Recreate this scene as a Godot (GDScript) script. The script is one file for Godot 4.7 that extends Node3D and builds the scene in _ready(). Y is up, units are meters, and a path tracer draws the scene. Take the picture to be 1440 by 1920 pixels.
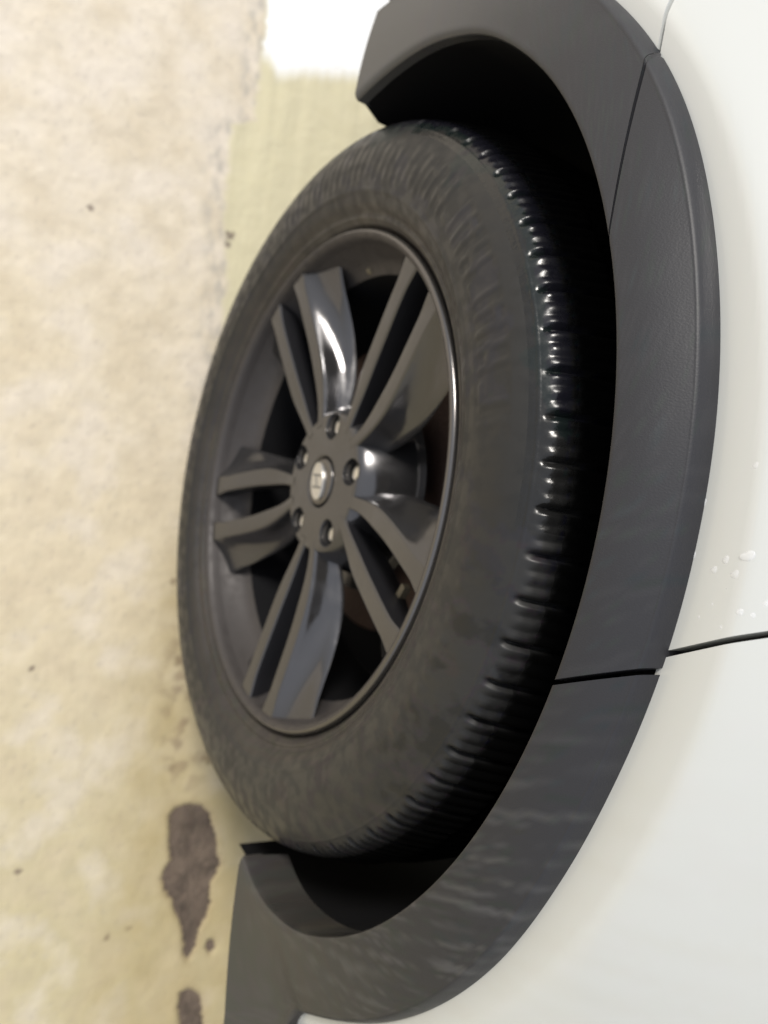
extends Node3D
# World axes: x along the car (towards the bottom of the photo), y up, z out of the car's side. Wheel centre at (0, HUB, 0).
const HUB := 0.354
var noise_a := FastNoiseLite.new()
var noise_b := FastNoiseLite.new()
var noise_c := FastNoiseLite.new()
var M := {}

# ---------- helpers ----------
func numbered(parent: Node, called: String) -> String:
	if not parent.has_node(called): return called
	var k := 1
	while parent.has_node("%s_%03d" % [called, k]): k += 1
	return "%s_%03d" % [called, k]

func tag(o: Node, label: String, category: String, group := "") -> void:
	o.set_meta("label", label); o.set_meta("category", category)
	if group: o.set_meta("group", group)

func put(called: String, mesh: Mesh, mat: Material, parent: Node, at := Transform3D.IDENTITY) -> MeshInstance3D:
	var o := MeshInstance3D.new()
	o.name = numbered(parent, called); o.mesh = mesh; o.transform = at
	o.material_override = mat
	parent.add_child(o, true)
	return o

func group_node(called: String, parent: Node, at := Vector3.ZERO) -> Node3D:
	var o := Node3D.new(); o.name = numbered(parent, called); parent.add_child(o, true); o.position = at
	return o

# A grid of nu x nv points, smooth normals; flip turns its front. Colours are linear base colours.
func grid(nu: int, nv: int, f: Callable, flip := false, cf = null, wrap_u := false, mesh: ArrayMesh = null) -> ArrayMesh:
	var P := PackedVector3Array(); P.resize(nu * nv)
	var C := PackedColorArray()
	for j in nv:
		for i in nu:
			P[j * nu + i] = f.call(i, j)
	if cf != null:
		C.resize(nu * nv)
		for j in nv:
			for i in nu:
				C[j * nu + i] = cf.call(i, j, P[j * nu + i])
	var I := PackedInt32Array()
	var N := PackedVector3Array(); N.resize(nu * nv)
	var last := nu if wrap_u else nu - 1
	I.resize(last * (nv - 1) * 6)
	var n := 0
	for j in nv - 1:
		for i in last:
			var a := j * nu + i
			var b := j * nu + (i + 1) % nu
			var c := a + nu
			var d := b + nu
			var t := [a, b, d, a, d, c] if not flip else [a, d, b, a, c, d]
			for q in 6: I[n + q] = t[q]
			n += 6
			var m := (P[d] - P[a]).cross(P[b] - P[c])
			if flip: m = -m
			N[a] += m; N[b] += m; N[c] += m; N[d] += m
	for k in nu * nv:
		N[k] = N[k].normalized() if N[k].length_squared() > 1e-20 else Vector3.UP
	var A := []; A.resize(Mesh.ARRAY_MAX)
	A[Mesh.ARRAY_VERTEX] = P; A[Mesh.ARRAY_NORMAL] = N; A[Mesh.ARRAY_INDEX] = I
	if cf != null: A[Mesh.ARRAY_COLOR] = C
	if mesh == null: mesh = ArrayMesh.new()
	mesh.add_surface_from_arrays(Mesh.PRIMITIVE_TRIANGLES, A)
	return mesh

# A profile of (radius, z) turned round the z axis.
func lathe(profile: Array, seg: int, flip := false) -> ArrayMesh:
	return grid(seg, profile.size(), func(i: int, j: int):
		var t := TAU * i / seg
		return Vector3(profile[j].x * cos(t), profile[j].x * sin(t), profile[j].y), flip, null, true)

func table(keys: Array, x: float) -> float:
	if x <= keys[0][0]: return keys[0][1]
	for k in range(1, keys.size()):
		if x <= keys[k][0]:
			var t: float = (x - keys[k - 1][0]) / (keys[k][0] - keys[k - 1][0])
			return lerpf(keys[k - 1][1], keys[k][1], t)
	return keys[-1][1]

# the same through a smooth (Catmull-Rom) curve
func smooth_table(keys: Array, x: float) -> float:
	var n := keys.size()
	if x <= keys[0][0]: return keys[0][1]
	if x >= keys[n - 1][0]: return keys[n - 1][1]
	var k := 1
	while x > keys[k][0]: k += 1
	var t: float = (x - keys[k - 1][0]) / (keys[k][0] - keys[k - 1][0])
	var h: float = keys[k][0] - keys[k - 1][0]
	var m0 := slope(keys, k - 1) * h
	var m1 := slope(keys, k) * h
	var t2 := t * t
	var t3 := t2 * t
	return (2 * t3 - 3 * t2 + 1) * keys[k - 1][1] + (t3 - 2 * t2 + t) * m0 + (-2 * t3 + 3 * t2) * keys[k][1] + (t3 - t2) * m1

func slope(keys: Array, k: int) -> float:
	var a: Array = keys[maxi(k - 1, 0)]
	var b: Array = keys[mini(k + 1, keys.size() - 1)]
	return (b[1] - a[1]) / (b[0] - a[0])

func polar(r: float, deg: float) -> Vector2:
	return Vector2(cos(deg_to_rad(deg)), sin(deg_to_rad(deg))) * r

func noise_map(freq: float, lo: float, hi: float, sd: int, size := 512) -> NoiseTexture2D:
	var n := FastNoiseLite.new(); n.seed = sd; n.frequency = freq; n.fractal_octaves = 4
	var t := NoiseTexture2D.new(); t.width = size; t.height = size; t.seamless = true; t.noise = n
	var g := Gradient.new()
	g.set_color(0, Color(lo, lo, lo)); g.set_color(1, Color(hi, hi, hi)); g.set_offset(0, 0.3); g.set_offset(1, 0.7)
	t.color_ramp = g
	return t

func bump_map(freq: float, strength: float, sd: int, size := 512) -> NoiseTexture2D:
	var n := FastNoiseLite.new(); n.seed = sd; n.frequency = freq; n.fractal_octaves = 4
	var t := NoiseTexture2D.new(); t.width = size; t.height = size; t.seamless = true; t.noise = n
	t.as_normal_map = true; t.bump_strength = strength
	return t

func mat(lin: Color, rough: float, metal := 0.0, vertex := false) -> StandardMaterial3D:
	var m := StandardMaterial3D.new()
	m.albedo_color = Color.WHITE if vertex else lin.linear_to_srgb()
	m.vertex_color_use_as_albedo = vertex
	m.roughness = rough; m.metallic = metal
	m.cull_mode = BaseMaterial3D.CULL_DISABLED
	return m

func relief(m: StandardMaterial3D, scale: float, freq: float, strength: float, sd: int, rough_lo := -1.0, rough_hi := -1.0) -> StandardMaterial3D:
	m.uv1_triplanar = true; m.uv1_world_triplanar = true
	m.uv1_scale = Vector3.ONE * scale
	m.normal_enabled = true; m.normal_texture = bump_map(freq, strength, sd)
	if rough_lo >= 0.0:
		m.roughness = 1.0
		m.roughness_texture = noise_map(freq * 0.4, rough_lo, rough_hi, sd + 7)
	return m

func _ready() -> void:
	stage()
	materials()
	ground()
	car()
	rain_drops()

# ---------- camera, sky, sun ----------
func stage() -> void:
	var cam := Camera3D.new(); cam.name = "camera"
	var right := Vector3(-0.09514865, 0.54913818, -0.83029753)
	var up := Vector3(-0.98969865, 0.0374473, 0.13818207)
	var back := Vector3(0.10697346, 0.83489218, 0.53991826)
	cam.transform = Transform3D(Basis(right, up, back).orthonormalized(), Vector3(0.1073396, 0.68296898 + HUB, 0.34265703))
	cam.fov = rad_to_deg(2.0 * atan(960.0 / 1450.0)); cam.near = 0.02; cam.far = 300.0
	var at := CameraAttributesPhysical.new()
	at.frustum_focal_length = 12.0 * 1450.0 / 960.0; at.exposure_aperture = 4.0; at.frustum_focus_distance = 0.42
	cam.attributes = at
	add_child(cam, true); cam.current = true
	at.frustum_near = 0.02; at.frustum_far = 300.0

	var env := Environment.new()
	env.background_mode = Environment.BG_SKY
	var sky := Sky.new()
	var sm := ProceduralSkyMaterial.new()
	sm.sky_top_color = Color(0.90, 0.92, 0.96); sm.sky_horizon_color = Color(0.80, 0.80, 0.79); sm.sky_curve = 0.2
	sm.ground_bottom_color = Color(0.5, 0.46, 0.4); sm.ground_horizon_color = Color(0.6, 0.58, 0.55)
	sm.sky_energy_multiplier = 1.0; sm.ground_energy_multiplier = 0.6
	sky.sky_material = sm; env.sky = sky
	env.tonemap_mode = Environment.TONE_MAPPER_LINEAR
	env.tonemap_exposure = 1.02
	env.sdfgi_enabled = true; env.ssao_enabled = true; env.ssil_enabled = true
	var we := WorldEnvironment.new(); we.name = "world_environment"; we.environment = env
	add_child(we, true)

	var sun := DirectionalLight3D.new(); sun.name = "sun"
	sun.light_color = Color(1.0, 0.98, 0.95); sun.light_energy = 0.95; sun.light_angular_distance = 14.0
	sun.shadow_enabled = true
	add_child(sun, true)
	sun.look_at_from_position(Vector3(-0.57, 0.70, 0.43), Vector3.ZERO, Vector3.UP)

func materials() -> void:
	noise_a.seed = 11; noise_a.frequency = 1.0; noise_a.fractal_octaves = 4
	noise_b.seed = 23; noise_b.frequency = 1.0; noise_b.fractal_octaves = 3
	noise_c.seed = 37; noise_c.frequency = 1.0; noise_c.fractal_octaves = 2
	M.paint = mat(Color(0.80, 0.80, 0.78), 0.25, 0.0, true)
	M.paint.clearcoat_enabled = true; M.paint.clearcoat = 0.6; M.paint.clearcoat_roughness = 0.08
	M.plastic = relief(mat(Color.WHITE, 0.5, 0.0, true), 22.0, 0.06, 0.8, 5)
	M.plastic_edge = mat(Color.WHITE, 0.25, 0.0, true)
	M.liner = mat(Color(0.007, 0.007, 0.008), 0.8); M.liner.metallic_specular = 0.25
	M.tread = mat(Color.WHITE, 0.85, 0.0, true); M.tread.metallic_specular = 0.2
	M.under = mat(Color(0.03, 0.028, 0.025), 0.8)
	M.rubber = relief(mat(Color.WHITE, 0.5, 0.0, true), 9.0, 0.03, 0.15, 9, 0.35, 0.6)
	M.rubber.normal_scale = 0.2
	M.wet_rubber = relief(mat(Color.WHITE, 0.2, 0.0, true), 7.0, 0.04, 0.8, 19, 0.16, 0.36)
	M.alloy = relief(mat(Color(0.104, 0.102, 0.105), 0.36, 0.8), 6.0, 0.02, 0.3, 15, 0.10, 0.25)
	M.lip = mat(Color(0.15, 0.143, 0.14), 0.2, 0.85)
	M.barrel = relief(mat(Color(0.058, 0.052, 0.050), 0.6, 0.3), 8.0, 0.03, 0.4, 17, 0.45, 0.7)
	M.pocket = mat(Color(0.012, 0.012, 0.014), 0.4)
	M.nut = mat(Color(0.66, 0.62, 0.54), 0.35, 0.6)
	M.cap = mat(Color(0.6, 0.585, 0.555), 0.28, 0.8)
	M.mark = mat(Color(0.2, 0.2, 0.2), 0.35, 0.6)
	M.iron = relief(mat(Color(0.06, 0.035, 0.026), 0.7, 0.3), 5.0, 0.05, 2.0, 21)
	M.tan_rubber = mat(Color(0.20, 0.17, 0.115), 0.6)
	M.floor = relief(mat(Color.WHITE, 0.8, 0.0, true), 4.0, 0.03, 0.5, 31, 0.6, 0.95)
	M.dirt = relief(mat(Color.WHITE, 0.8, 0.0, true), 6.0, 0.04, 3.0, 41)
	M.plain_paint = mat(Color(0.57, 0.585, 0.575), 0.25)
	M.glass = mat(Color(0.02, 0.022, 0.025), 0.05)
	M.water = mat(Color(0.97, 0.98, 1.0), 0.02)
	M.water.transparency = BaseMaterial3D.TRANSPARENCY_ALPHA; M.water.albedo_color.a = 0.4

# ---------- floor ----------
const PATCH := [Vector2(0.427, -0.033), Vector2(0.417, -0.042), Vector2(0.413, -0.060), Vector2(0.416, -0.078), Vector2(0.427, -0.092), Vector2(0.446, -0.100), Vector2(0.460, -0.106), Vector2(0.478, -0.109), Vector2(0.497, -0.116), Vector2(0.510, -0.112), Vector2(0.524, -0.104), Vector2(0.548, -0.108), Vector2(0.566, -0.105), Vector2(0.582, -0.096), Vector2(0.604, -0.094), Vector2(0.620, -0.084), Vector2(0.612, -0.077), Vector2(0.596, -0.076), Vector2(0.568, -0.068), Vector2(0.552, -0.058), Vector2(0.539, -0.053), Vector2(0.527, -0.042), Vector2(0.509, -0.035), Vector2(0.496, -0.037), Vector2(0.486, -0.044), Vector2(0.466, -0.039), Vector2(0.445, -0.037)]
const PATCH2 := [Vector2(0.661, -0.079), Vector2(0.656, -0.088), Vector2(0.660, -0.098), Vector2(0.671, -0.110), Vector2(0.690, -0.114), Vector2(0.706, -0.118), Vector2(0.735, -0.114), Vector2(0.745, -0.102), Vector2(0.728, -0.092), Vector2(0.700, -0.084), Vector2(0.678, -0.078)]
const PATCH3 := [Vector2(0.596, -0.113), Vector2(0.601, -0.108), Vector2(0.611, -0.110), Vector2(0.617, -0.117), Vector2(0.611, -0.122), Vector2(0.601, -0.121)]
# small dark spots: x, z, radius
const SPOTS := [[0.115, 0.0, 0.006], [0.222, -0.021, 0.009], [0.238, 0.162, 0.005], [0.565, 0.001, 0.005], [0.572, 0.029, 0.005], [0.479, 0.146, 0.005], [-0.356, 0.171, 0.005], [0.322, -0.075, 0.013], [0.353, -0.079, 0.011], [-0.385, -0.02, 0.009], [-0.372, -0.019, 0.007], [0.364, -0.030, 0.007]]

func outline_distance(poly: Array, p: Vector2) -> float:   # negative inside
	var d := 1e9
	for k in poly.size():
		var q := Geometry2D.get_closest_point_to_segment(p, poly[k], poly[(k + 1) % poly.size()])
		d = minf(d, p.distance_to(q))
	return -d if Geometry2D.is_point_in_polygon(p, PackedVector2Array(poly)) else d

func hole_depth(x: float, z: float) -> float:
	if x < 0.40 or x > 0.76 or z > -0.02 or z < -0.13: return 0.0
	var p := Vector2(x, z)
	var d := minf(outline_distance(PATCH, p), minf(outline_distance(PATCH2, p), outline_distance(PATCH3, p)))
	return smoothstep(0.0035, -0.0045, d + 0.003 * noise_c.get_noise_2d(x * 160.0, z * 160.0))

func floor_colour(x: float, z: float) -> Color:
	var cream := Color(0.65, 0.56, 0.40)
	var pale := Color(0.69, 0.615, 0.505)
	var yellow := Color(0.48, 0.42, 0.24)
	var w := smoothstep(0.1, -0.55, x + 0.25 * noise_a.get_noise_2d(x * 3.0 + 9.0, z * 3.0))
	var c := cream.lerp(pale, w * 0.8)
	c = c.lerp(yellow, smoothstep(0.05, 0.6, x) * 0.7)
	# mottling, coarse and fine
	var m := noise_a.get_noise_2d(x * 9.0, z * 9.0)
	c = c.lerp(Color(0.72, 0.65, 0.57), clampf(m * 0.9, 0.0, 0.4))
	c = c.lerp(Color(0.56, 0.47, 0.33), clampf(-m * 0.9, 0.0, 0.4))
	var g := noise_b.get_noise_2d(x * 34.0 + 4.0, z * 22.0)
	c *= 1.0 + 0.08 * g
	var s := noise_c.get_noise_2d(x * 60.0, z * 90.0)
	c = c.lerp(Color(0.30, 0.26, 0.23), smoothstep(0.42, 0.62, s) * 0.2)
	# the smooth strip that runs along the car, with a ragged edge and streaks along it
	var edge := table([[-1.4, -0.02], [-0.75, -0.033], [-0.57, -0.036], [-0.55, -0.004], [-0.40, -0.008], [-0.33, -0.022], [0.0, -0.03]], x)
	edge += 0.006 * noise_b.get_noise_2d(x * 40.0, 3.0)
	var strip := smoothstep(edge + 0.007, edge - 0.007, z) * smoothstep(0.1, -0.3, x)
	var streak := noise_a.get_noise_2d(x * 2.5, z * 45.0) + 0.3 * noise_b.get_noise_2d(x * 1.5 + 7.0, z * 70.0)
	c = c.lerp(Color(0.63, 0.575, 0.39) * (1.0 + 0.08 * streak), strip)
	# sunlit patch on it, painted as soft-edged white in the floor colour
	var far := -0.655 + 0.42 * (z + 0.05) * smoothstep(-0.04, -0.1, z) + 0.004 * noise_b.get_noise_2d(3.0, z * 60.0)
	far -= 0.02 * smoothstep(-0.065, -0.045, z)
	c = c.lerp(Color(0.90, 0.90, 0.89), smoothstep(far + 0.018, far - 0.018, x) * smoothstep(edge + 0.001, edge - 0.006, z))
	# rough grey band on its outer side
	var band := smoothstep(edge - 0.002, edge + 0.004, z) * smoothstep(edge + 0.05, edge + 0.012, z) * smoothstep(0.0, -0.2, x)
	c = c.lerp(Color(0.42, 0.39, 0.34), band * clampf(0.2 + noise_b.get_noise_2d(x * 25.0, z * 50.0), 0.0, 0.7))
	for q in SPOTS:
		var d := Vector2(x - q[0], z - q[1]).length()
		if d < 0.03:
			d += q[2] * 0.6 * noise_c.get_noise_2d(x * 200.0, z * 200.0)
			c = c.lerp(Color(0.14, 0.10, 0.085), smoothstep(q[2], q[2] * 0.35, d) * 0.85)
	# yellow-brown contact shade along wheel and sill, painted into the floor colour
	var contact_shade := smoothstep(0.09, -0.02, z + 0.03 * noise_a.get_noise_2d(x * 6.0, z * 6.0)) * smoothstep(-0.02, 0.2, x)
	c = c.lerp(Color(0.42, 0.335, 0.165), contact_shade * (0.55 + 0.3 * noise_b.get_noise_2d(x * 14.0, z * 14.0)))
	# scuffed brownish dirt beside the tyre
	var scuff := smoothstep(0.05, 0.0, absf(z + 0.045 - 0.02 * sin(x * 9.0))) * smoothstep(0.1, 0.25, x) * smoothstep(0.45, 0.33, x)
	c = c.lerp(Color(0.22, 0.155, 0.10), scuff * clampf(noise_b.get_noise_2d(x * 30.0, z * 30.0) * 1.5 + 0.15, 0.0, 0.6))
	if x > 0.38 and x < 0.8 and z < 0.0 and z > -0.16:
		var od := minf(outline_distance(PATCH, Vector2(x, z)), outline_distance(PATCH2, Vector2(x, z)))
		c = c.lerp(Color(0.36, 0.28, 0.15), smoothstep(0.012, 0.0, od) * 0.45)
	c = c.lerp(Color(0.20, 0.15, 0.10), hole_depth(x, z) * 0.8)
	return c

func spaced(lo: float, hi: float, step: float, far: float) -> PackedFloat32Array:
	var a := PackedFloat32Array()
	var left := []
	var s := step
	var x := lo
	while x > -far:
		s *= 1.35; x -= s; left.push_front(x)
	for v in left: a.append(v)
	var n := int(round((hi - lo) / step))
	for k in n + 1: a.append(lo + (hi - lo) * k / n)
	s = step; x = hi
	while x < far:
		s *= 1.35; x += s; a.append(x)
	return a

func ground() -> void:
	var xs := spaced(-0.95, 0.85, 0.0032, 60.0)
	var zs := spaced(-0.42, 0.42, 0.0032, 60.0)
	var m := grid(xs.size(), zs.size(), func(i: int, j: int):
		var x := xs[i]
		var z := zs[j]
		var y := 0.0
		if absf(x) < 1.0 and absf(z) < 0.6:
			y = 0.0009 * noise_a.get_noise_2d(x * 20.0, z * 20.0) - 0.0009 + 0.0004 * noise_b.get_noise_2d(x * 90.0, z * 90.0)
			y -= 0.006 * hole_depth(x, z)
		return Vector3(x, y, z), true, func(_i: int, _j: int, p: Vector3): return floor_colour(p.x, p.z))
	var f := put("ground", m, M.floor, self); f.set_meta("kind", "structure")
	# bare brown earth in the holes of the painted concrete
	var names := ["long brown bare patch worn into the yellow floor behind the tyre", "smaller brown bare patch at the very bottom edge of the photo", "tiny dark chip in the floor beside the end of the long brown patch"]
	var k := 0
	for poly in [PATCH, PATCH2, PATCH3]:
		var mid := Vector2.ZERO
		for v in poly: mid += v / poly.size()
		var n: int = poly.size() * 4
		var pm := grid(n, 14, func(i: int, j: int):
			var q: float = i / 4.0
			var a: Vector2 = poly[int(q) % poly.size()]
			var b: Vector2 = poly[(int(q) + 1) % poly.size()]
			var e := a.lerp(b, q - floorf(q))
			var p := mid.lerp(e, j / 13.0 * 1.01)
			return Vector3(p.x - mid.x, -0.0042 + 0.0012 * noise_b.get_noise_2d(p.x * 60.0, p.y * 60.0), p.y - mid.y), true,
			func(_i: int, _j: int, p: Vector3):
				var t := noise_b.get_noise_2d((p.x + mid.x) * 22.0, (p.z + mid.y) * 22.0)
				return Color(0.125, 0.094, 0.070) * (1.0 + 0.5 * t + 0.25 * noise_c.get_noise_2d((p.x + mid.x) * 90.0, (p.z + mid.y) * 90.0)), true)
		var o := put("dirt_patch", pm, M.dirt, self, Transform3D(Basis.IDENTITY, Vector3(mid.x, 0.0, mid.y)))
		tag(o, names[k], "dirt patch", "brown bare patches in the floor")
		k += 1

# ---------- the car's surface ----------
const R_IN := [[2.5, 0.353], [5.8, 0.368], [10.2, 0.381], [17.5, 0.393], [23.8, 0.398], [29.4, 0.401], [36.0, 0.403], [50.0, 0.405], [70.0, 0.407], [90.0, 0.4095], [110.0, 0.411], [122.0, 0.410], [130.0, 0.4075], [138.0, 0.404], [143.0, 0.399], [150.5, 0.389], [159.0, 0.373], [167.0, 0.357]]
const R_OUT := [[2.3, 0.500], [5.2, 0.492], [9.4, 0.482], [12.0, 0.466], [15.0, 0.462], [20.0, 0.460], [31.0, 0.458], [44.0, 0.4535], [55.0, 0.447], [65.0, 0.444], [80.0, 0.4455], [90.0, 0.4485], [100.0, 0.452], [115.0, 0.4585], [128.0, 0.461], [150.0, 0.4655], [171.5, 0.468]]
const ACROSS := [[2.5, 2.3], [5.8, 5.2], [10.2, 9.4], [17.5, 17.0], [36.0, 37.5], [69.0, 72.6], [85.0, 87.5], [103.5, 119.4], [130.0, 142.0], [150.0, 157.0], [167.0, 171.5]]
const Z_OUT := [[2.3, 0.030], [5.2, 0.018], [9.4, 0.004], [13.0, -0.003], [171.5, -0.003]]

func body_z(x: float, y: float) -> float:
	var r := Vector2(x, y).length()
	var z := -0.0045 - 0.03 * clampf(r - 0.44, 0.0, 0.038)
	var over := maxf(r - 0.472, 0.0)
	z -= 0.75 * (over * over / (over + 0.008)) if r < 0.6 else 0.75 * (0.128 * 0.128 / 0.136)
	return z - 0.3 * maxf(y - 0.58, 0.0)

# Point of the arch moulding: deg at its inner edge, w from inner (0) to outer edge (1).
func moulding(deg: float, w: float) -> Vector3:
	var a := table(ACROSS, deg)
	var p := polar(smooth_table(R_IN, deg), deg).lerp(polar(smooth_table(R_OUT, a), a), w)
	var z_in := 0.030
	var z_out := table(Z_OUT, a)
	var z := lerpf(z_in, z_out + 0.013 * smoothstep(9.0, 16.0, deg), minf(w / 0.9, 1.0))
	if w < 0.06: z -= 0.004 * pow(1.0 - w / 0.06, 2.0)
	if w > 0.91: z = lerpf(z, z_out, pow((w - 0.91) / 0.09, 1.8))
	z += 0.002 * sin(PI * clampf(w / 0.9, 0.0, 1.0))
	return Vector3(p.x, p.y, z)

func plastic_colour(_i, _j, p: Vector3) -> Color:
	var t := 0.0225 + 0.0025 * noise_a.get_noise_2d(p.x * 14.0, p.y * 14.0)
	var c := Color(t * 0.92, t * 0.98, t * 1.13)
	# runs of grime left by water, down the face, thick on the right
	var lower := smoothstep(0.12, 0.3, p.x)
	var run := noise_b.get_noise_2d(p.x * 140.0 + 22.0 * p.y, p.y * 11.0)
	c = c.lerp(Color(0.075, 0.074, 0.075), smoothstep(0.05, 0.55, run) * (0.10 + 0.6 * lower))
	c = c.lerp(Color(0.016, 0.016, 0.017), smoothstep(0.1, 0.6, -run) * (0.12 + 0.3 * lower))
	var ground_glow := smoothstep(0.30, 0.06, p.y) * smoothstep(0.2, 0.42, p.x)  # reflection of the ground on the low right end, put into the colour
	c = c.lerp(Color(0.058, 0.054, 0.047), ground_glow * 0.8)
	var ground_glow2 := smoothstep(0.38, 0.16, p.y) * smoothstep(-0.15, -0.35, p.x)  # grazing light on the left end, painted as a paler tone
	c = c.lerp(Color(0.075, 0.074, 0.076), ground_glow2 * 0.8)
	return c

func cladding(parent: Node, d0: float, d1: float, ends: Array) -> void:
	# cross-section: return flange (turned in towards the wheel), face, bevelled outer edge, tuck behind
	var W := [0.0, 0.012, 0.03, 0.06, 0.10, 0.18, 0.28, 0.38, 0.48, 0.58, 0.68, 0.76, 0.82, 0.86, 0.88, 0.90, 0.92, 0.94, 0.96, 0.98, 1.0]
	var nw := W.size() + 5
	var nd := int((d1 - d0) / 0.6) + 4
	var list := []
	for span in [[0, 5, M.plastic_edge], [5, nw - 1, M.plastic]]:
		var first: int = span[0]
		list.append([grid(nd, span[1] - first + 1, func(i: int, jj: int):
			return cladding_point(d0, d1, nd, nw, W, i, first + jj), true,
			func(i: int, j: int, p: Vector3): return plastic_colour(i, j, p - Vector3(0, HUB, 0))), span[2]])
	for e in [0, nd - 1]:
		list.append([grid(2, nw, func(i: int, j: int):
			return cladding_point(d0, d1, nd, nw, W, e, j, 0.014 * i + 0.0004), e == 0,
			func(i: int, j: int, p: Vector3): return plastic_colour(i, j, p - Vector3(0, HUB, 0))), M.plastic])
	put("arch_cladding", joined(list), null, parent)

func cladding_point(d0: float, d1: float, nd: int, nw: int, W: Array, i: int, j: int, wall := 0.0) -> Vector3:
		var u := clampf((i - 1.0) / (nd - 3.0), 0.0, 1.0)
		var d := lerpf(d0, d1, u)
		var p: Vector3
		if j < 4:
			var q := moulding(d, 0.0)
			var dep: float = [0.045, 0.03, 0.015, 0.005][j] * lerpf(1.0, 0.22, smoothstep(30.0, 65.0, d))
			p = Vector3(q.x * (1.0 + 0.05 * dep / 0.045 * 0.2), q.y * (1.0 + 0.01 * dep / 0.045), q.z - dep)
		elif j == nw - 1:
			p = moulding(d, 1.0) - Vector3(0, 0, 0.012)
		else:
			p = moulding(d, W[j - 4])
		if wall > 0.0 and j >= 3: p.z -= wall
		return p + Vector3(0, HUB, 0)

func panel(parent: Node, called: String, a0: float, a1: float, rim: Array, label := "") -> void:
	# from the arch (polar angles a0..a1 on the moulding's outer edge) to a polyline
	var curve := Curve2D.new()
	for q in rim: curve.add_point(q)
	var long := curve.get_baked_length()
	var nu := 90
	var nv := 60
	var place := func(i: int, j: int) -> Vector3:
		var s := i / (nu - 1.0)
		var a := lerpf(a0, a1, s)
		var o := polar(smooth_table(R_OUT, a) - 0.003, a)
		var p := o.lerp(curve.sample_baked(long * s), pow(j / (nv - 1.0), 1.8))
		return Vector3(p.x, p.y + HUB, body_z(p.x, p.y))
	var tint := func(_i: int, _j: int, p: Vector3) -> Color:
		var y: float = p.y - HUB
		var dirt := clampf(noise_b.get_noise_2d(p.x * 50.0, y * 8.0) * 0.5 + 0.1, 0.0, 0.3) * smoothstep(0.10, 0.3, p.x)
		var near := smoothstep(0.475, 0.447, Vector2(p.x, y).length())
		return Color(0.57, 0.585, 0.575).lerp(Color(0.48, 0.46, 0.39), dirt * 0.35 + near * 0.22)
	var list := [[grid(nu, nv, place, true, tint), M.paint]]
	for e in [0, nu - 1]:
		list.append([grid(2, nv, func(i: int, j: int): return place.call(e, j) - Vector3(0, 0, 0.015 * i), e == 0, tint), M.paint])
	list.append([grid(nu, 2, func(i: int, j: int): return place.call(i, 0) - Vector3(0, 0, 0.02 * j), false, tint), M.paint])
	var m := joined(list)
	var o := put(called, m, null, parent)
	if label: o.set_meta("label", label)

func strip(parent: Node, a0: float, a1: float, x1: float) -> void:
	# the moulding's straight run on from the arch
	var m := grid(40, 18, func(i: int, j: int):
		var a := lerpf(a0, a1, clampf((j - 1.0) / 15.0, 0.0, 1.0))
		var o := polar(smooth_table(R_OUT, a), a)
		var z := table(Z_OUT, a)
		if j == 0 or j == 17: z -= 0.05
		var t := i / 39.0
		return Vector3(lerpf(o.x, x1, t), o.y + HUB, z), x1 < 0.0, func(i: int, j: int, p: Vector3): return plastic_colour(i, j, p - Vector3(0, HUB, 0)))
	put("lower_cladding", m, M.plastic, parent)

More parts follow.
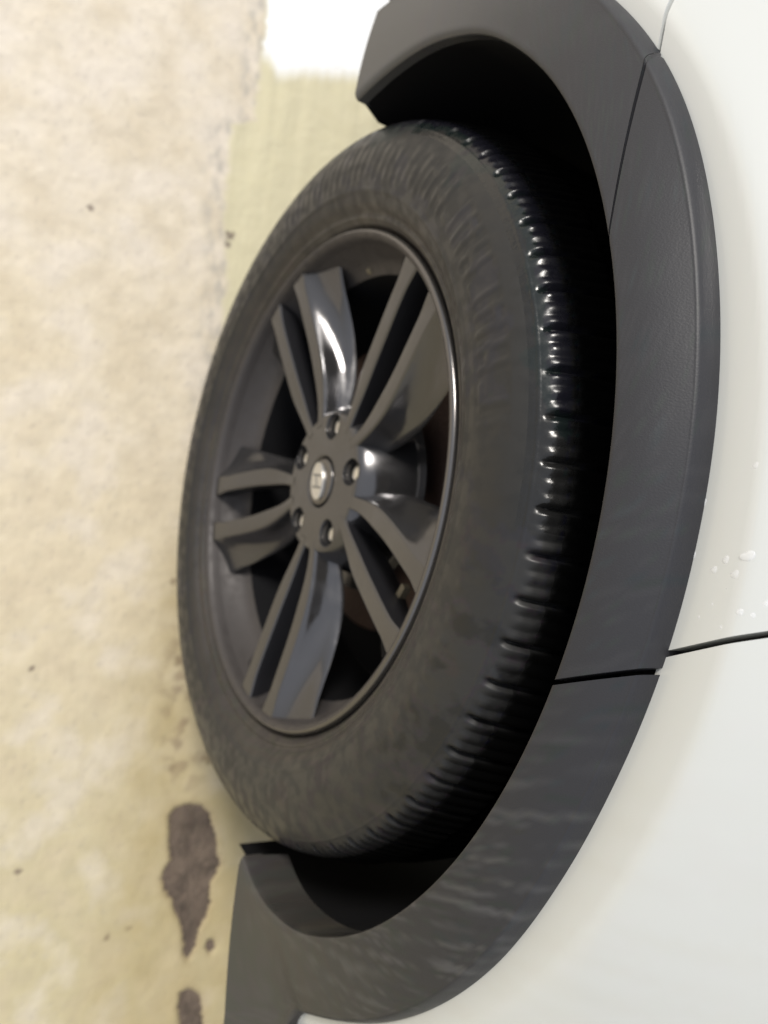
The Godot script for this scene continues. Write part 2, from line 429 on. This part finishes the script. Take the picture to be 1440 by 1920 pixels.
func car() -> void:
	var c := group_node("car", self)
	tag(c, "white car, side seen from above with black wheel arch cladding and dark alloy wheel", "car")
	cladding(c, 2.5, 68.8, [])
	cladding(c, 69.3, 103.3, [])
	cladding(c, 103.75, 167.0, [])
	strip(c, 2.3, 9.4, 1.1)
	strip(c, 150.0, 171.5, -0.95)
	panel(c, "door", 9.2, 73.4, [Vector2(1.1, 0.078), Vector2(1.1, 0.75), Vector2(0.0245, 0.75)])
	panel(c, "quarter_panel", 73.9, 119.3, [Vector2(0.0215, 0.75), Vector2(-0.95, 0.75), Vector2(-0.95, 0.496)])
	panel(c, "bumper", 119.9, 150.0, [Vector2(-0.95, 0.490), Vector2(-0.95, 0.233)])
	# dark inner sheet behind the gaps
	var sh := grid(60, 12, func(i: int, j: int):
		var a := 5.0 + i * 2.75
		var q := polar(smooth_table(R_OUT, clampf(a, 2.3, 171.5)) - 0.038, a)
		var e := Vector2(clampf(q.x * 4.0, -0.95, 0.95), clampf(q.y * 4.0, 0.0, 0.7))
		var p := q.lerp(e, j / 11.0)
		return Vector3(p.x, p.y + HUB, body_z(p.x, p.y) - 0.014), true)
	put("inner_sheet", sh, M.under, c)
	# shoulder, glass and roof above the frame
	var prof := [[0.75, -0.06], [0.80, -0.085], [0.85, -0.13], [0.88, -0.18]]
	put("shoulder", grid(2, 4, func(i: int, j: int): return Vector3([-0.95, 0.95][i], prof[j][0] + HUB, prof[j][1] - 0.06)), M.plain_paint, c)
	put("window", grid(2, 2, func(i: int, j: int): return Vector3([-0.95, 0.95][i], [0.88, 1.22][j] + HUB, [-0.24, -0.42][j])), M.glass, c)
	put("roof", grid(2, 3, func(i: int, j: int): return Vector3([-0.95, 0.95][i], [1.22, 1.27, 1.28][j] + HUB, [-0.42, -0.55, -1.5][j])), M.under, c)
	# wheel well: round inside, closed behind
	var well := grid(120, 10, func(i: int, j: int):
		var d := lerpf(-12.0, 171.0, i / 119.0)
		var r := 0.40 + 0.012 * sin(deg_to_rad(clampf(d, 0.0, 180.0)))
		if d < 12.0: r = lerpf(0.392, 0.40, d / 12.0)
		if d > 150.0: r = lerpf(0.406, 0.359, (d - 150.0) / 21.0)
		var p := polar(r, d)
		if j == 0:
			var q := moulding(clampf(d, 2.5, 167.0), 0.0)
			if d > 20.0 and d < 170.0: return Vector3(q.x * 1.004, q.y * 1.004 + HUB, q.z - 0.006)
		return Vector3(p.x, p.y + HUB, -0.012 - maxi(j - 1, 0) * 0.045 - (0.004 if j == 1 else 0.0)), false)
	put("wheel_well", well, M.liner, c)
	put("wheel_well", grid(24, 6, func(i: int, j: int):
		var p := polar(0.412 * (j + 0.2) / 5.2, lerpf(-10.0, 190.0, i / 23.0))
		return Vector3(p.x, p.y + HUB, -0.37), false), M.liner, c)
	var ub := BoxMesh.new(); ub.size = Vector3(0.44, 0.1, 1.3)
	put("underbody", ub, M.under, c, Transform3D(Basis.IDENTITY, Vector3(-0.66, HUB + 0.24, -0.80)))
	var ub2 := BoxMesh.new(); ub2.size = Vector3(0.5, 0.1, 1.4)
	put("underbody", ub2, M.under, c, Transform3D(Basis.IDENTITY, Vector3(0.68, HUB + 0.10, -0.78)))
	wheel(c)

# ---------- wheel ----------
const TYRE := [[0.238, -0.014], [0.2435, -0.008], [0.2455, -0.001], [0.250, 0.0045], [0.2535, 0.0065], [0.257, 0.0075], [0.262, 0.0125], [0.268, 0.016], [0.275, 0.0185], [0.283, 0.0200], [0.291, 0.0205], [0.299, 0.0200], [0.307, 0.0185], [0.315, 0.0160], [0.322, 0.0128], [0.3275, 0.0098], [0.3320, 0.0070], [0.3356, 0.0044], [0.3388, 0.0018], [0.3412, -0.0012], [0.3430, -0.0050], [0.3455, -0.0120], [0.3485, -0.0210], [0.3512, -0.0310], [0.3534, -0.0400], [0.3553, -0.0500], [0.3570, -0.0600], [0.3570, -0.1500], [0.3545, -0.1750], [0.349, -0.1920], [0.335, -0.208], [0.300, -0.222], [0.25, -0.205]]

func tyre_bump(th: float, r: float, z: float) -> float:
	# th in degrees; returns the height added along the surface (metres)
	var h := 0.0
	if z > -0.10 and r > 0.332:
		var k := fposmod(th, 5.0)
		var lat := smoothstep(0.333, 0.340, r)
		h -= 0.0032 * lat * smoothstep(0.40, 0.18, absf(k - 2.5))          # grooves between shoulder blocks
		var s := fposmod(th, 1.667)
		h -= 0.0012 * smoothstep(0.335, 0.342, r) * smoothstep(0.42, 0.16, absf(s - 0.83))   # sipes
		h -= 0.005 * smoothstep(0.008, 0.004, absf(z + 0.055))             # groove round the tread
	elif r > 0.2 and z > -0.012:
		# raised protector ring by the rim, a band of radial ribs and raised blocks on the upper left, fine rings
		h += 0.0010 * smoothstep(0.0025, 0.001, absf(r - 0.2535))
		h += 0.0006 * smoothstep(0.0015, 0.0006, absf(r - 0.333))
		h += 0.0010 * smoothstep(0.0030, 0.0008, absf(r - 0.2745))
		var arc := smoothstep(86.0, 100.0, th) * smoothstep(206.0, 190.0, th)
		var inner := lerpf(0.286, 0.281, smoothstep(100.0, 190.0, th))
		var outer := lerpf(0.314, 0.318, smoothstep(100.0, 190.0, th))
		var band := smoothstep(inner - 0.001, inner + 0.001, r) * smoothstep(outer + 0.001, outer - 0.001, r) * arc
		h -= 0.0007 * band
		if th > 138.0:
			h += 0.0006 * band * smoothstep(0.75, 0.45, absf(fposmod(th, 2.4) - 1.2))
		else:
			var cell := floorf(th / 5.2)
			var in_cell := fposmod(th, 5.2)
			var stem := smoothstep(0.55, 0.4, absf(in_cell - 1.0)) + smoothstep(0.55, 0.4, absf(in_cell - 3.6)) * float(int(cell) % 3 != 0)
			var bar := smoothstep(0.003, 0.002, absf(r - (0.290 + 0.009 * float(int(cell * 7.0) % 3)))) * smoothstep(2.2, 1.9, absf(in_cell - 2.3))
			h += 0.0008 * band * minf(stem + bar, 1.0) * smoothstep(0.0005, 0.002, r - inner) 
		# lettering low on the far side reads only as a faint ridge
		h += 0.0006 * smoothstep(0.004, 0.002, absf(r - 0.300)) * smoothstep(20.0, 12.0, absf(th - 60.0)) * smoothstep(0.8, 0.4, absf(fposmod(th, 2.6) - 1.3))
	return h

func tyre_colour(th: float, p: Vector3) -> Color:
	var r := Vector2(p.x, p.y).length()
	var c := Color(0.0112, 0.0116, 0.0130)
	var n := noise_a.get_noise_3d(p.x * 16.0, p.y * 16.0, p.z * 16.0)
	var f := noise_b.get_noise_3d(p.x * 70.0, p.y * 70.0, p.z * 40.0)
	c = c.lerp(Color(0.023, 0.0225, 0.0230), clampf(0.22 + n * 0.35 + f * 0.05, 0.0, 0.8) * smoothstep(0.345, 0.30, r))
	c = c.lerp(Color(0.046, 0.038, 0.030), smoothstep(0.274, 0.255, r) * (0.55 + 0.4 * n))
	# dust on the lower right part, with black wet blotches in it
	var lower := smoothstep(95.0, 60.0, th) * smoothstep(-60.0, -20.0, th)
	c = c.lerp(Color(0.029, 0.0270, 0.0270), lower * clampf(0.5 + n * 0.3, 0.0, 0.9))
	var wet := smoothstep(-0.02, 0.42, f * 0.7 + noise_c.get_noise_2d(p.x * 26.0, p.y * 26.0)) * smoothstep(80.0, 66.0, th) * smoothstep(25.0, 42.0, th) * smoothstep(0.285, 0.31, r)
	c = c.lerp(Color(0.008, 0.008, 0.009), wet * 0.9)
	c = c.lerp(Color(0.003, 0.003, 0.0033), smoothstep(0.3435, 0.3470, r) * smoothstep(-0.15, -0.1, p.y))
	if p.y < -0.2: c = c.lerp(Color(0.06, 0.052, 0.042), smoothstep(0.33, 0.35, r) * 0.7)
	return c

func ridge_v(r: float) -> float:      # how far a bar's ridge runs from the middle line of its spoke
	return smooth_table([[0.055, 0.0085], [0.07, 0.0125], [0.09, 0.0180], [0.12, 0.0238], [0.15, 0.0268], [0.20, 0.0285], [0.24, 0.0285]], r)

func ridge_z(r: float) -> float:
	return smooth_table([[0.05, -0.0195], [0.075, -0.0195], [0.10, -0.0180], [0.13, -0.0145], [0.16, -0.0105], [0.20, -0.0045], [0.238, 0.0005]], r)

func spoke_bar(side: float, from: int, to: int) -> ArrayMesh:
	# one bar, along +x; cross-section from the pocket wall over the ridge down the outer flank
	var nr := 44
	return grid(nr, to - from + 1, func(i: int, jj: int):
		var j := jj + from
		var r := lerpf(0.060, 0.2375, i / (nr - 1.0))
		var v := ridge_v(r)
		var hw := lerpf(0.0064, 0.0100, smoothstep(0.07, 0.13, r)) + 0.003 * smoothstep(0.21, 0.237, r)
		var inner := v - hw
		var outer := v + hw
		var z := ridge_z(r)
		var deep := smooth_table([[0.06, 0.020], [0.09, 0.028], [0.13, 0.034], [0.17, 0.032], [0.205, 0.026], [0.24, 0.021]], r)
		var wide := smooth_table([[0.06, 0.006], [0.09, 0.010], [0.13, 0.015], [0.17, 0.024], [0.205, 0.034], [0.24, 0.042]], r)
		var q: Vector2
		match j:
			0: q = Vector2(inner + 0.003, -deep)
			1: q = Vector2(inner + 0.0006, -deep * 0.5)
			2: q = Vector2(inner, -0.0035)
			3: q = Vector2(inner + 0.0004, -0.0016)
			4: q = Vector2(inner + 0.0014, -0.0004)
			5: q = Vector2(inner + 0.003, 0.0)
			6: q = Vector2(outer - 0.0025, 0.0)
			7: q = Vector2(outer - 0.001, -0.0005)
			8: q = Vector2(outer + 0.0004, -0.0020)
			9: q = Vector2(outer + wide * 0.10, -deep * 0.20)
			10: q = Vector2(outer + wide * 0.24, -deep * 0.42)
			11: q = Vector2(outer + wide * 0.44, -deep * 0.62)
			12: q = Vector2(outer + wide * 0.68, -deep * 0.77)
			13: q = Vector2(outer + wide * 0.92, -deep * 0.88)
			_: q = Vector2(outer + wide, -deep)
		var vv := q.x
		return Vector3(sqrt(maxf(r * r - vv * vv, 0.0001)), vv * side, z + q.y), side > 0.0)

func wheel(car_node: Node) -> void:
	var w := group_node("wheel", car_node, Vector3(0, HUB, 0))
	# tyre
	var seg := 1080
	var prof := []
	for k in TYRE.size():
		prof.append(Vector2(TYRE[k][0], TYRE[k][1]))
	var fine := []
	for k in prof.size() - 1:
		var n := 4 if k < 25 else 2
		if prof[k].distance_to(prof[k + 1]) > 0.02: n = 3
		for q in n: fine.append(prof[k].cubic_interpolate(prof[k + 1], prof[maxi(k - 1, 0)], prof[mini(k + 2, prof.size() - 1)], float(q) / n))
	fine.append(prof[-1])
	var nrm := []
	for k in fine.size():
		var t: Vector2 = fine[mini(k + 1, fine.size() - 1)] - fine[maxi(k - 1, 0)]
		nrm.append(Vector2(t.y, -t.x).normalized() * (-1.0))
	var cut_a := 0
	var cut_b := 0
	for k in fine.size():
		if fine[k].x < 0.332 and k < fine.size() / 2: cut_a = k
		if cut_b == 0 and fine[k].y < -0.014 and fine[k].x > 0.34: cut_b = k
	var surfaces := []
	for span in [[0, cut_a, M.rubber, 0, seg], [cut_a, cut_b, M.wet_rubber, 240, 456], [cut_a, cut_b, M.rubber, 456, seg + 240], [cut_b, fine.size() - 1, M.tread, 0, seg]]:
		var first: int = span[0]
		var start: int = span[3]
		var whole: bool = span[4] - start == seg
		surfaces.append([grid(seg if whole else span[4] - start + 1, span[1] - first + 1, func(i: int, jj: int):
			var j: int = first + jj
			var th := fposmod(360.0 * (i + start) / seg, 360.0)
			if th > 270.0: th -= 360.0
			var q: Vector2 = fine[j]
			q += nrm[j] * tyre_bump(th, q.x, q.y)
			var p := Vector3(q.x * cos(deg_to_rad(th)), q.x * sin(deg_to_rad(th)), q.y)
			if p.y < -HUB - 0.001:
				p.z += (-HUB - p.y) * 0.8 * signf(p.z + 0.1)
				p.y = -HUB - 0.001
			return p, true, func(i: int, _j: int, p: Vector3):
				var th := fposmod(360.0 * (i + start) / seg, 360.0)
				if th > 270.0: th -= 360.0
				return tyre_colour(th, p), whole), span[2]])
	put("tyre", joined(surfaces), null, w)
	# rim: flange, lip and barrel
	var flange := lathe([Vector2(0.2425, -0.016), Vector2(0.2447, -0.009), Vector2(0.2453, -0.002), Vector2(0.2450, 0.0020), Vector2(0.2440, 0.0046), Vector2(0.2422, 0.0059), Vector2(0.2408, 0.0061)], 240)
	var inside := lathe([Vector2(0.2408, 0.0061), Vector2(0.2395, 0.0059), Vector2(0.2378, 0.0048), Vector2(0.2360, 0.0026), Vector2(0.2347, -0.001), Vector2(0.2340, -0.009)], 240)
	put("rim", joined([[flange, M.lip], [inside, M.barrel]]), null, w)
	put("barrel", lathe([Vector2(0.2341, -0.0085), Vector2(0.2325, -0.015), Vector2(0.230, -0.022), Vector2(0.227, -0.029), Vector2(0.2235, -0.034), Vector2(0.2185, -0.0375), Vector2(0.214, -0.040)], 200), M.barrel, w)
	put("barrel", lathe([Vector2(0.2145, -0.0395), Vector2(0.212, -0.06), Vector2(0.208, -0.13), Vector2(0.210, -0.20)], 120), M.liner, w)  # deep part drawn near black, its shade put into the material
	# five twin spokes
	for k in 5:
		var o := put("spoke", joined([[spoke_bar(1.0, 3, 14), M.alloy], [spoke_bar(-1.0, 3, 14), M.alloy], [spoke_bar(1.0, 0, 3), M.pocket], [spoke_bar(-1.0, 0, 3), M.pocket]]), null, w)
		o.rotation.z = deg_to_rad(59.0 + 72.0 * k)
	# hub face with five holes
	var hub := grid(720, 64, func(i: int, j: int):
		var th := 360.0 * i / 720.0
		var r := 0.018 + 0.086 * j / 63.0
		var p := polar(r, th)
		var from_spoke := absf(fposmod(th - 59.0 + 36.0, 72.0) - 36.0)
		var z := -0.0200
		var over := maxf(r - 0.066, 0.0)
		z -= over * over * lerpf(150.0, 85.0, smoothstep(5.0, 15.0, from_spoke))
		z = maxf(z, -0.075)
		var near := 1.0
		for k in 5: near = minf(near, p.distance_to(polar(0.0572, 23.0 + 72.0 * k)))
		z -= 0.026 * smoothstep(0.0128, 0.0112, near)
		z -= 0.004 * smoothstep(0.0268, 0.0250, r)
		return Vector3(p.x, p.y, z), true, null, true)
	put("hub", hub, M.alloy, w)
	# nuts
	var nut := grid(48, 9, func(i: int, j: int):
		var t := TAU * i / 48.0
		var hex := 0.0090 / maxf(cos(fposmod(t, PI / 3.0) - PI / 6.0), 0.5) * 0.93
		var q: Vector2 = [Vector2(1.0, -0.03), Vector2(1.0, -0.008), Vector2(1.0, -0.004), Vector2(0.93, -0.0015), Vector2(0.8, -0.0004), Vector2(0.6, 0.0003), Vector2(0.4, 0.0008), Vector2(0.2, 0.001), Vector2(0.0, 0.001)][j]
		var rr := lerpf(0.0088, hex, smoothstep(0.8, 1.0, q.x)) * q.x
		return Vector3(rr * cos(t), rr * sin(t), q.y), true, null, true)
	for k in 5:
		var p := polar(0.0572, 23.0 + 72.0 * k)
		put("lug_nut", nut, M.nut, w, Transform3D(Basis(Vector3.BACK, k * 0.7), Vector3(p.x, p.y, -0.0265)))
	# dark centre cap with a raised silver oval that carries a slanted mark
	put("centre_cap", lathe([Vector2(0.0238, -0.026), Vector2(0.0236, -0.0205), Vector2(0.0226, -0.0192), Vector2(0.0205, -0.0186), Vector2(0.012, -0.0182), Vector2(0.0001, -0.0181)], 96, true), M.lip, w)
	var oval := grid(72, 9, func(i: int, j: int):
		var t := TAU * i / 72.0
		var q: Vector2 = [Vector2(1.0, -0.0184), Vector2(1.0, -0.0164), Vector2(0.975, -0.0156), Vector2(0.93, -0.0153), Vector2(0.87, -0.0155), Vector2(0.83, -0.0160), Vector2(0.6, -0.0157), Vector2(0.3, -0.0154), Vector2(0.0, -0.0153)][j]
		return Vector3(0.0195 * q.x * cos(t), 0.0120 * q.x * sin(t), q.y), true, null, true)
	var parts := [[oval, M.cap]]
	for b in [[Vector2(-0.0085, -0.0078), Vector2(-0.0040, 0.0085), 0.0014], [Vector2(0.0040, -0.0085), Vector2(0.0085, 0.0078), 0.0014], [Vector2(-0.0060, -0.0012), Vector2(0.0060, 0.0012), 0.0012]]:
		parts.append([stroke(b[0], b[1], b[2]), M.mark])
	var em := put("emblem", joined(parts), null, w)
	em.rotation.z = deg_to_rad(8.0)
	# brake behind the spokes
	put("brake_disc", lathe([Vector2(0.06, -0.075), Vector2(0.075, -0.085), Vector2(0.078, -0.098), Vector2(0.142, -0.098), Vector2(0.145, -0.100), Vector2(0.145, -0.118), Vector2(0.08, -0.12)], 96), M.iron, w)
	var cal := grid(14, 8, func(i: int, j: int):
		var d := lerpf(150.0, 205.0, i / 13.0)
		var q: Vector2 = [Vector2(0.112, -0.085), Vector2(0.114, -0.076), Vector2(0.125, -0.071), Vector2(0.145, -0.070), Vector2(0.156, -0.074), Vector2(0.160, -0.085), Vector2(0.160, -0.13), Vector2(0.112, -0.13)][j]
		var e := polar(q.x, d)
		return Vector3(e.x, e.y, q.y), true)
	put("brake_caliper", cal, M.iron, w)
	put("backing_plate", lathe([Vector2(0.0001, -0.135), Vector2(0.20, -0.135), Vector2(0.205, -0.15)], 64), M.liner, w)
	# valve with cap, and the clip-on weight seen in the pocket of the upper right spoke
	var valve := lathe([Vector2(0.0001, 0.0), Vector2(0.0030, 0.0), Vector2(0.0036, -0.001), Vector2(0.0036, -0.009), Vector2(0.003, -0.0095), Vector2(0.003, -0.016), Vector2(0.0055, -0.018), Vector2(0.0065, -0.030), Vector2(0.0001, -0.030)], 24)
	var vp := polar(0.218, 173.0)
	put("valve", valve, M.tan_rubber, w, Transform3D(Basis.looking_at(Vector3(vp.x, vp.y, -0.10).normalized() * 1.0), Vector3(vp.x, vp.y, -0.036)))
	var bx := BoxMesh.new(); bx.size = Vector3(0.006, 0.014, 0.007)
	var wp := polar(0.185, 51.0)
	put("wheel_weight", bx, M.tan_rubber, w, Transform3D(Basis(Vector3.BACK, deg_to_rad(51.0)), Vector3(0.103, 0.142, -0.034)))

func stroke(a: Vector2, b: Vector2, half: float) -> ArrayMesh:
	var n := (b - a).orthogonal().normalized() * half
	return grid(4, 2, func(i: int, j: int):
		var p := a.lerp(b, j)
		var q: Vector2 = p + [n, n * 0.7, -n * 0.7, -n][i]
		var r := q.length()
		var top := -0.0152 - r * r * 2.4
		return Vector3(q.x, q.y, top + [-0.001, 0.0003, 0.0003, -0.001][i]), false)

func joined(list: Array) -> ArrayMesh:     # several meshes, each with its own material, as one
	var by := {}
	for x in list:
		if not by.has(x[1]):
			by[x[1]] = SurfaceTool.new()
		by[x[1]].append_from(x[0], 0, Transform3D.IDENTITY)
	var out := ArrayMesh.new()
	for m in by:
		by[m].commit(out)
		out.surface_set_material(out.get_surface_count() - 1, m)
	return out

# ---------- rain drops on the white paint ----------
func rain_drops() -> void:
	var rng := RandomNumberGenerator.new(); rng.seed = 5
	var spots := [[0.045, 0.443, 3.2], [0.072, 0.438, 3.4], [0.074, 0.457, 3.0], [0.072, 0.468, 3.6], [0.079, 0.451, 2.6], [0.081, 0.462, 3.0], [0.099, 0.465, 2.3], [0.096, 0.451, 1.7], [0.107, 0.456, 1.9], [0.103, 0.444, 1.7], [0.028, 0.470, 2.2], [0.094, 0.475, 2.3], [0.060, 0.449, 1.4], [0.088, 0.458, 1.5], [0.100, 0.470, 2.0]]
	for s in spots:
		var r: float = s[2] * 0.001 * 0.75
		var squash := rng.randf_range(0.75, 1.25)
		var d := grid(20, 8, func(i: int, j: int):
			var t := TAU * i / 20.0
			var ph := PI * 0.5 * j / 7.0
			var rr := r * cos(ph) * (1.0 + 0.18 * sin(t * 2.0 + s[2]) + 0.1 * sin(t * 3.0))
			return Vector3(rr * cos(t), rr * sin(t) * squash, r * 0.28 * sin(ph) - 0.0003), true, null, true)
		var e := 0.002
		var n := Vector3(-(body_z(s[0] + e, s[1]) - body_z(s[0] - e, s[1])) / (2 * e), -(body_z(s[0], s[1] + e) - body_z(s[0], s[1] - e)) / (2 * e), 1.0).normalized()
		var b := Basis(Quaternion(Vector3.BACK, n))
		var o := put("rain_drop", d, M.water, self, Transform3D(b, Vector3(s[0], s[1] + HUB, body_z(s[0], s[1]))))
		var which := "tiny bead of rain on the white paint above the wheel arch cladding"
		if s[2] >= 2.9: which = "large bead of rain on the white paint above the wheel arch cladding"
		elif s[2] >= 2.0: which = "middling bead of rain on the white paint near the panel gap"
		if s[1] < 0.4385: which = "large bead of rain touching the outer edge of the grey arch cladding"
		elif s[0] < 0.03: which = "lone bead of rain on the white paint apart from the cluster"
		elif s[0] < 0.05: which = "large bead of rain just off the cladding, above the others"
		tag(o, which, "rain drop", "rain drops on the white paint")
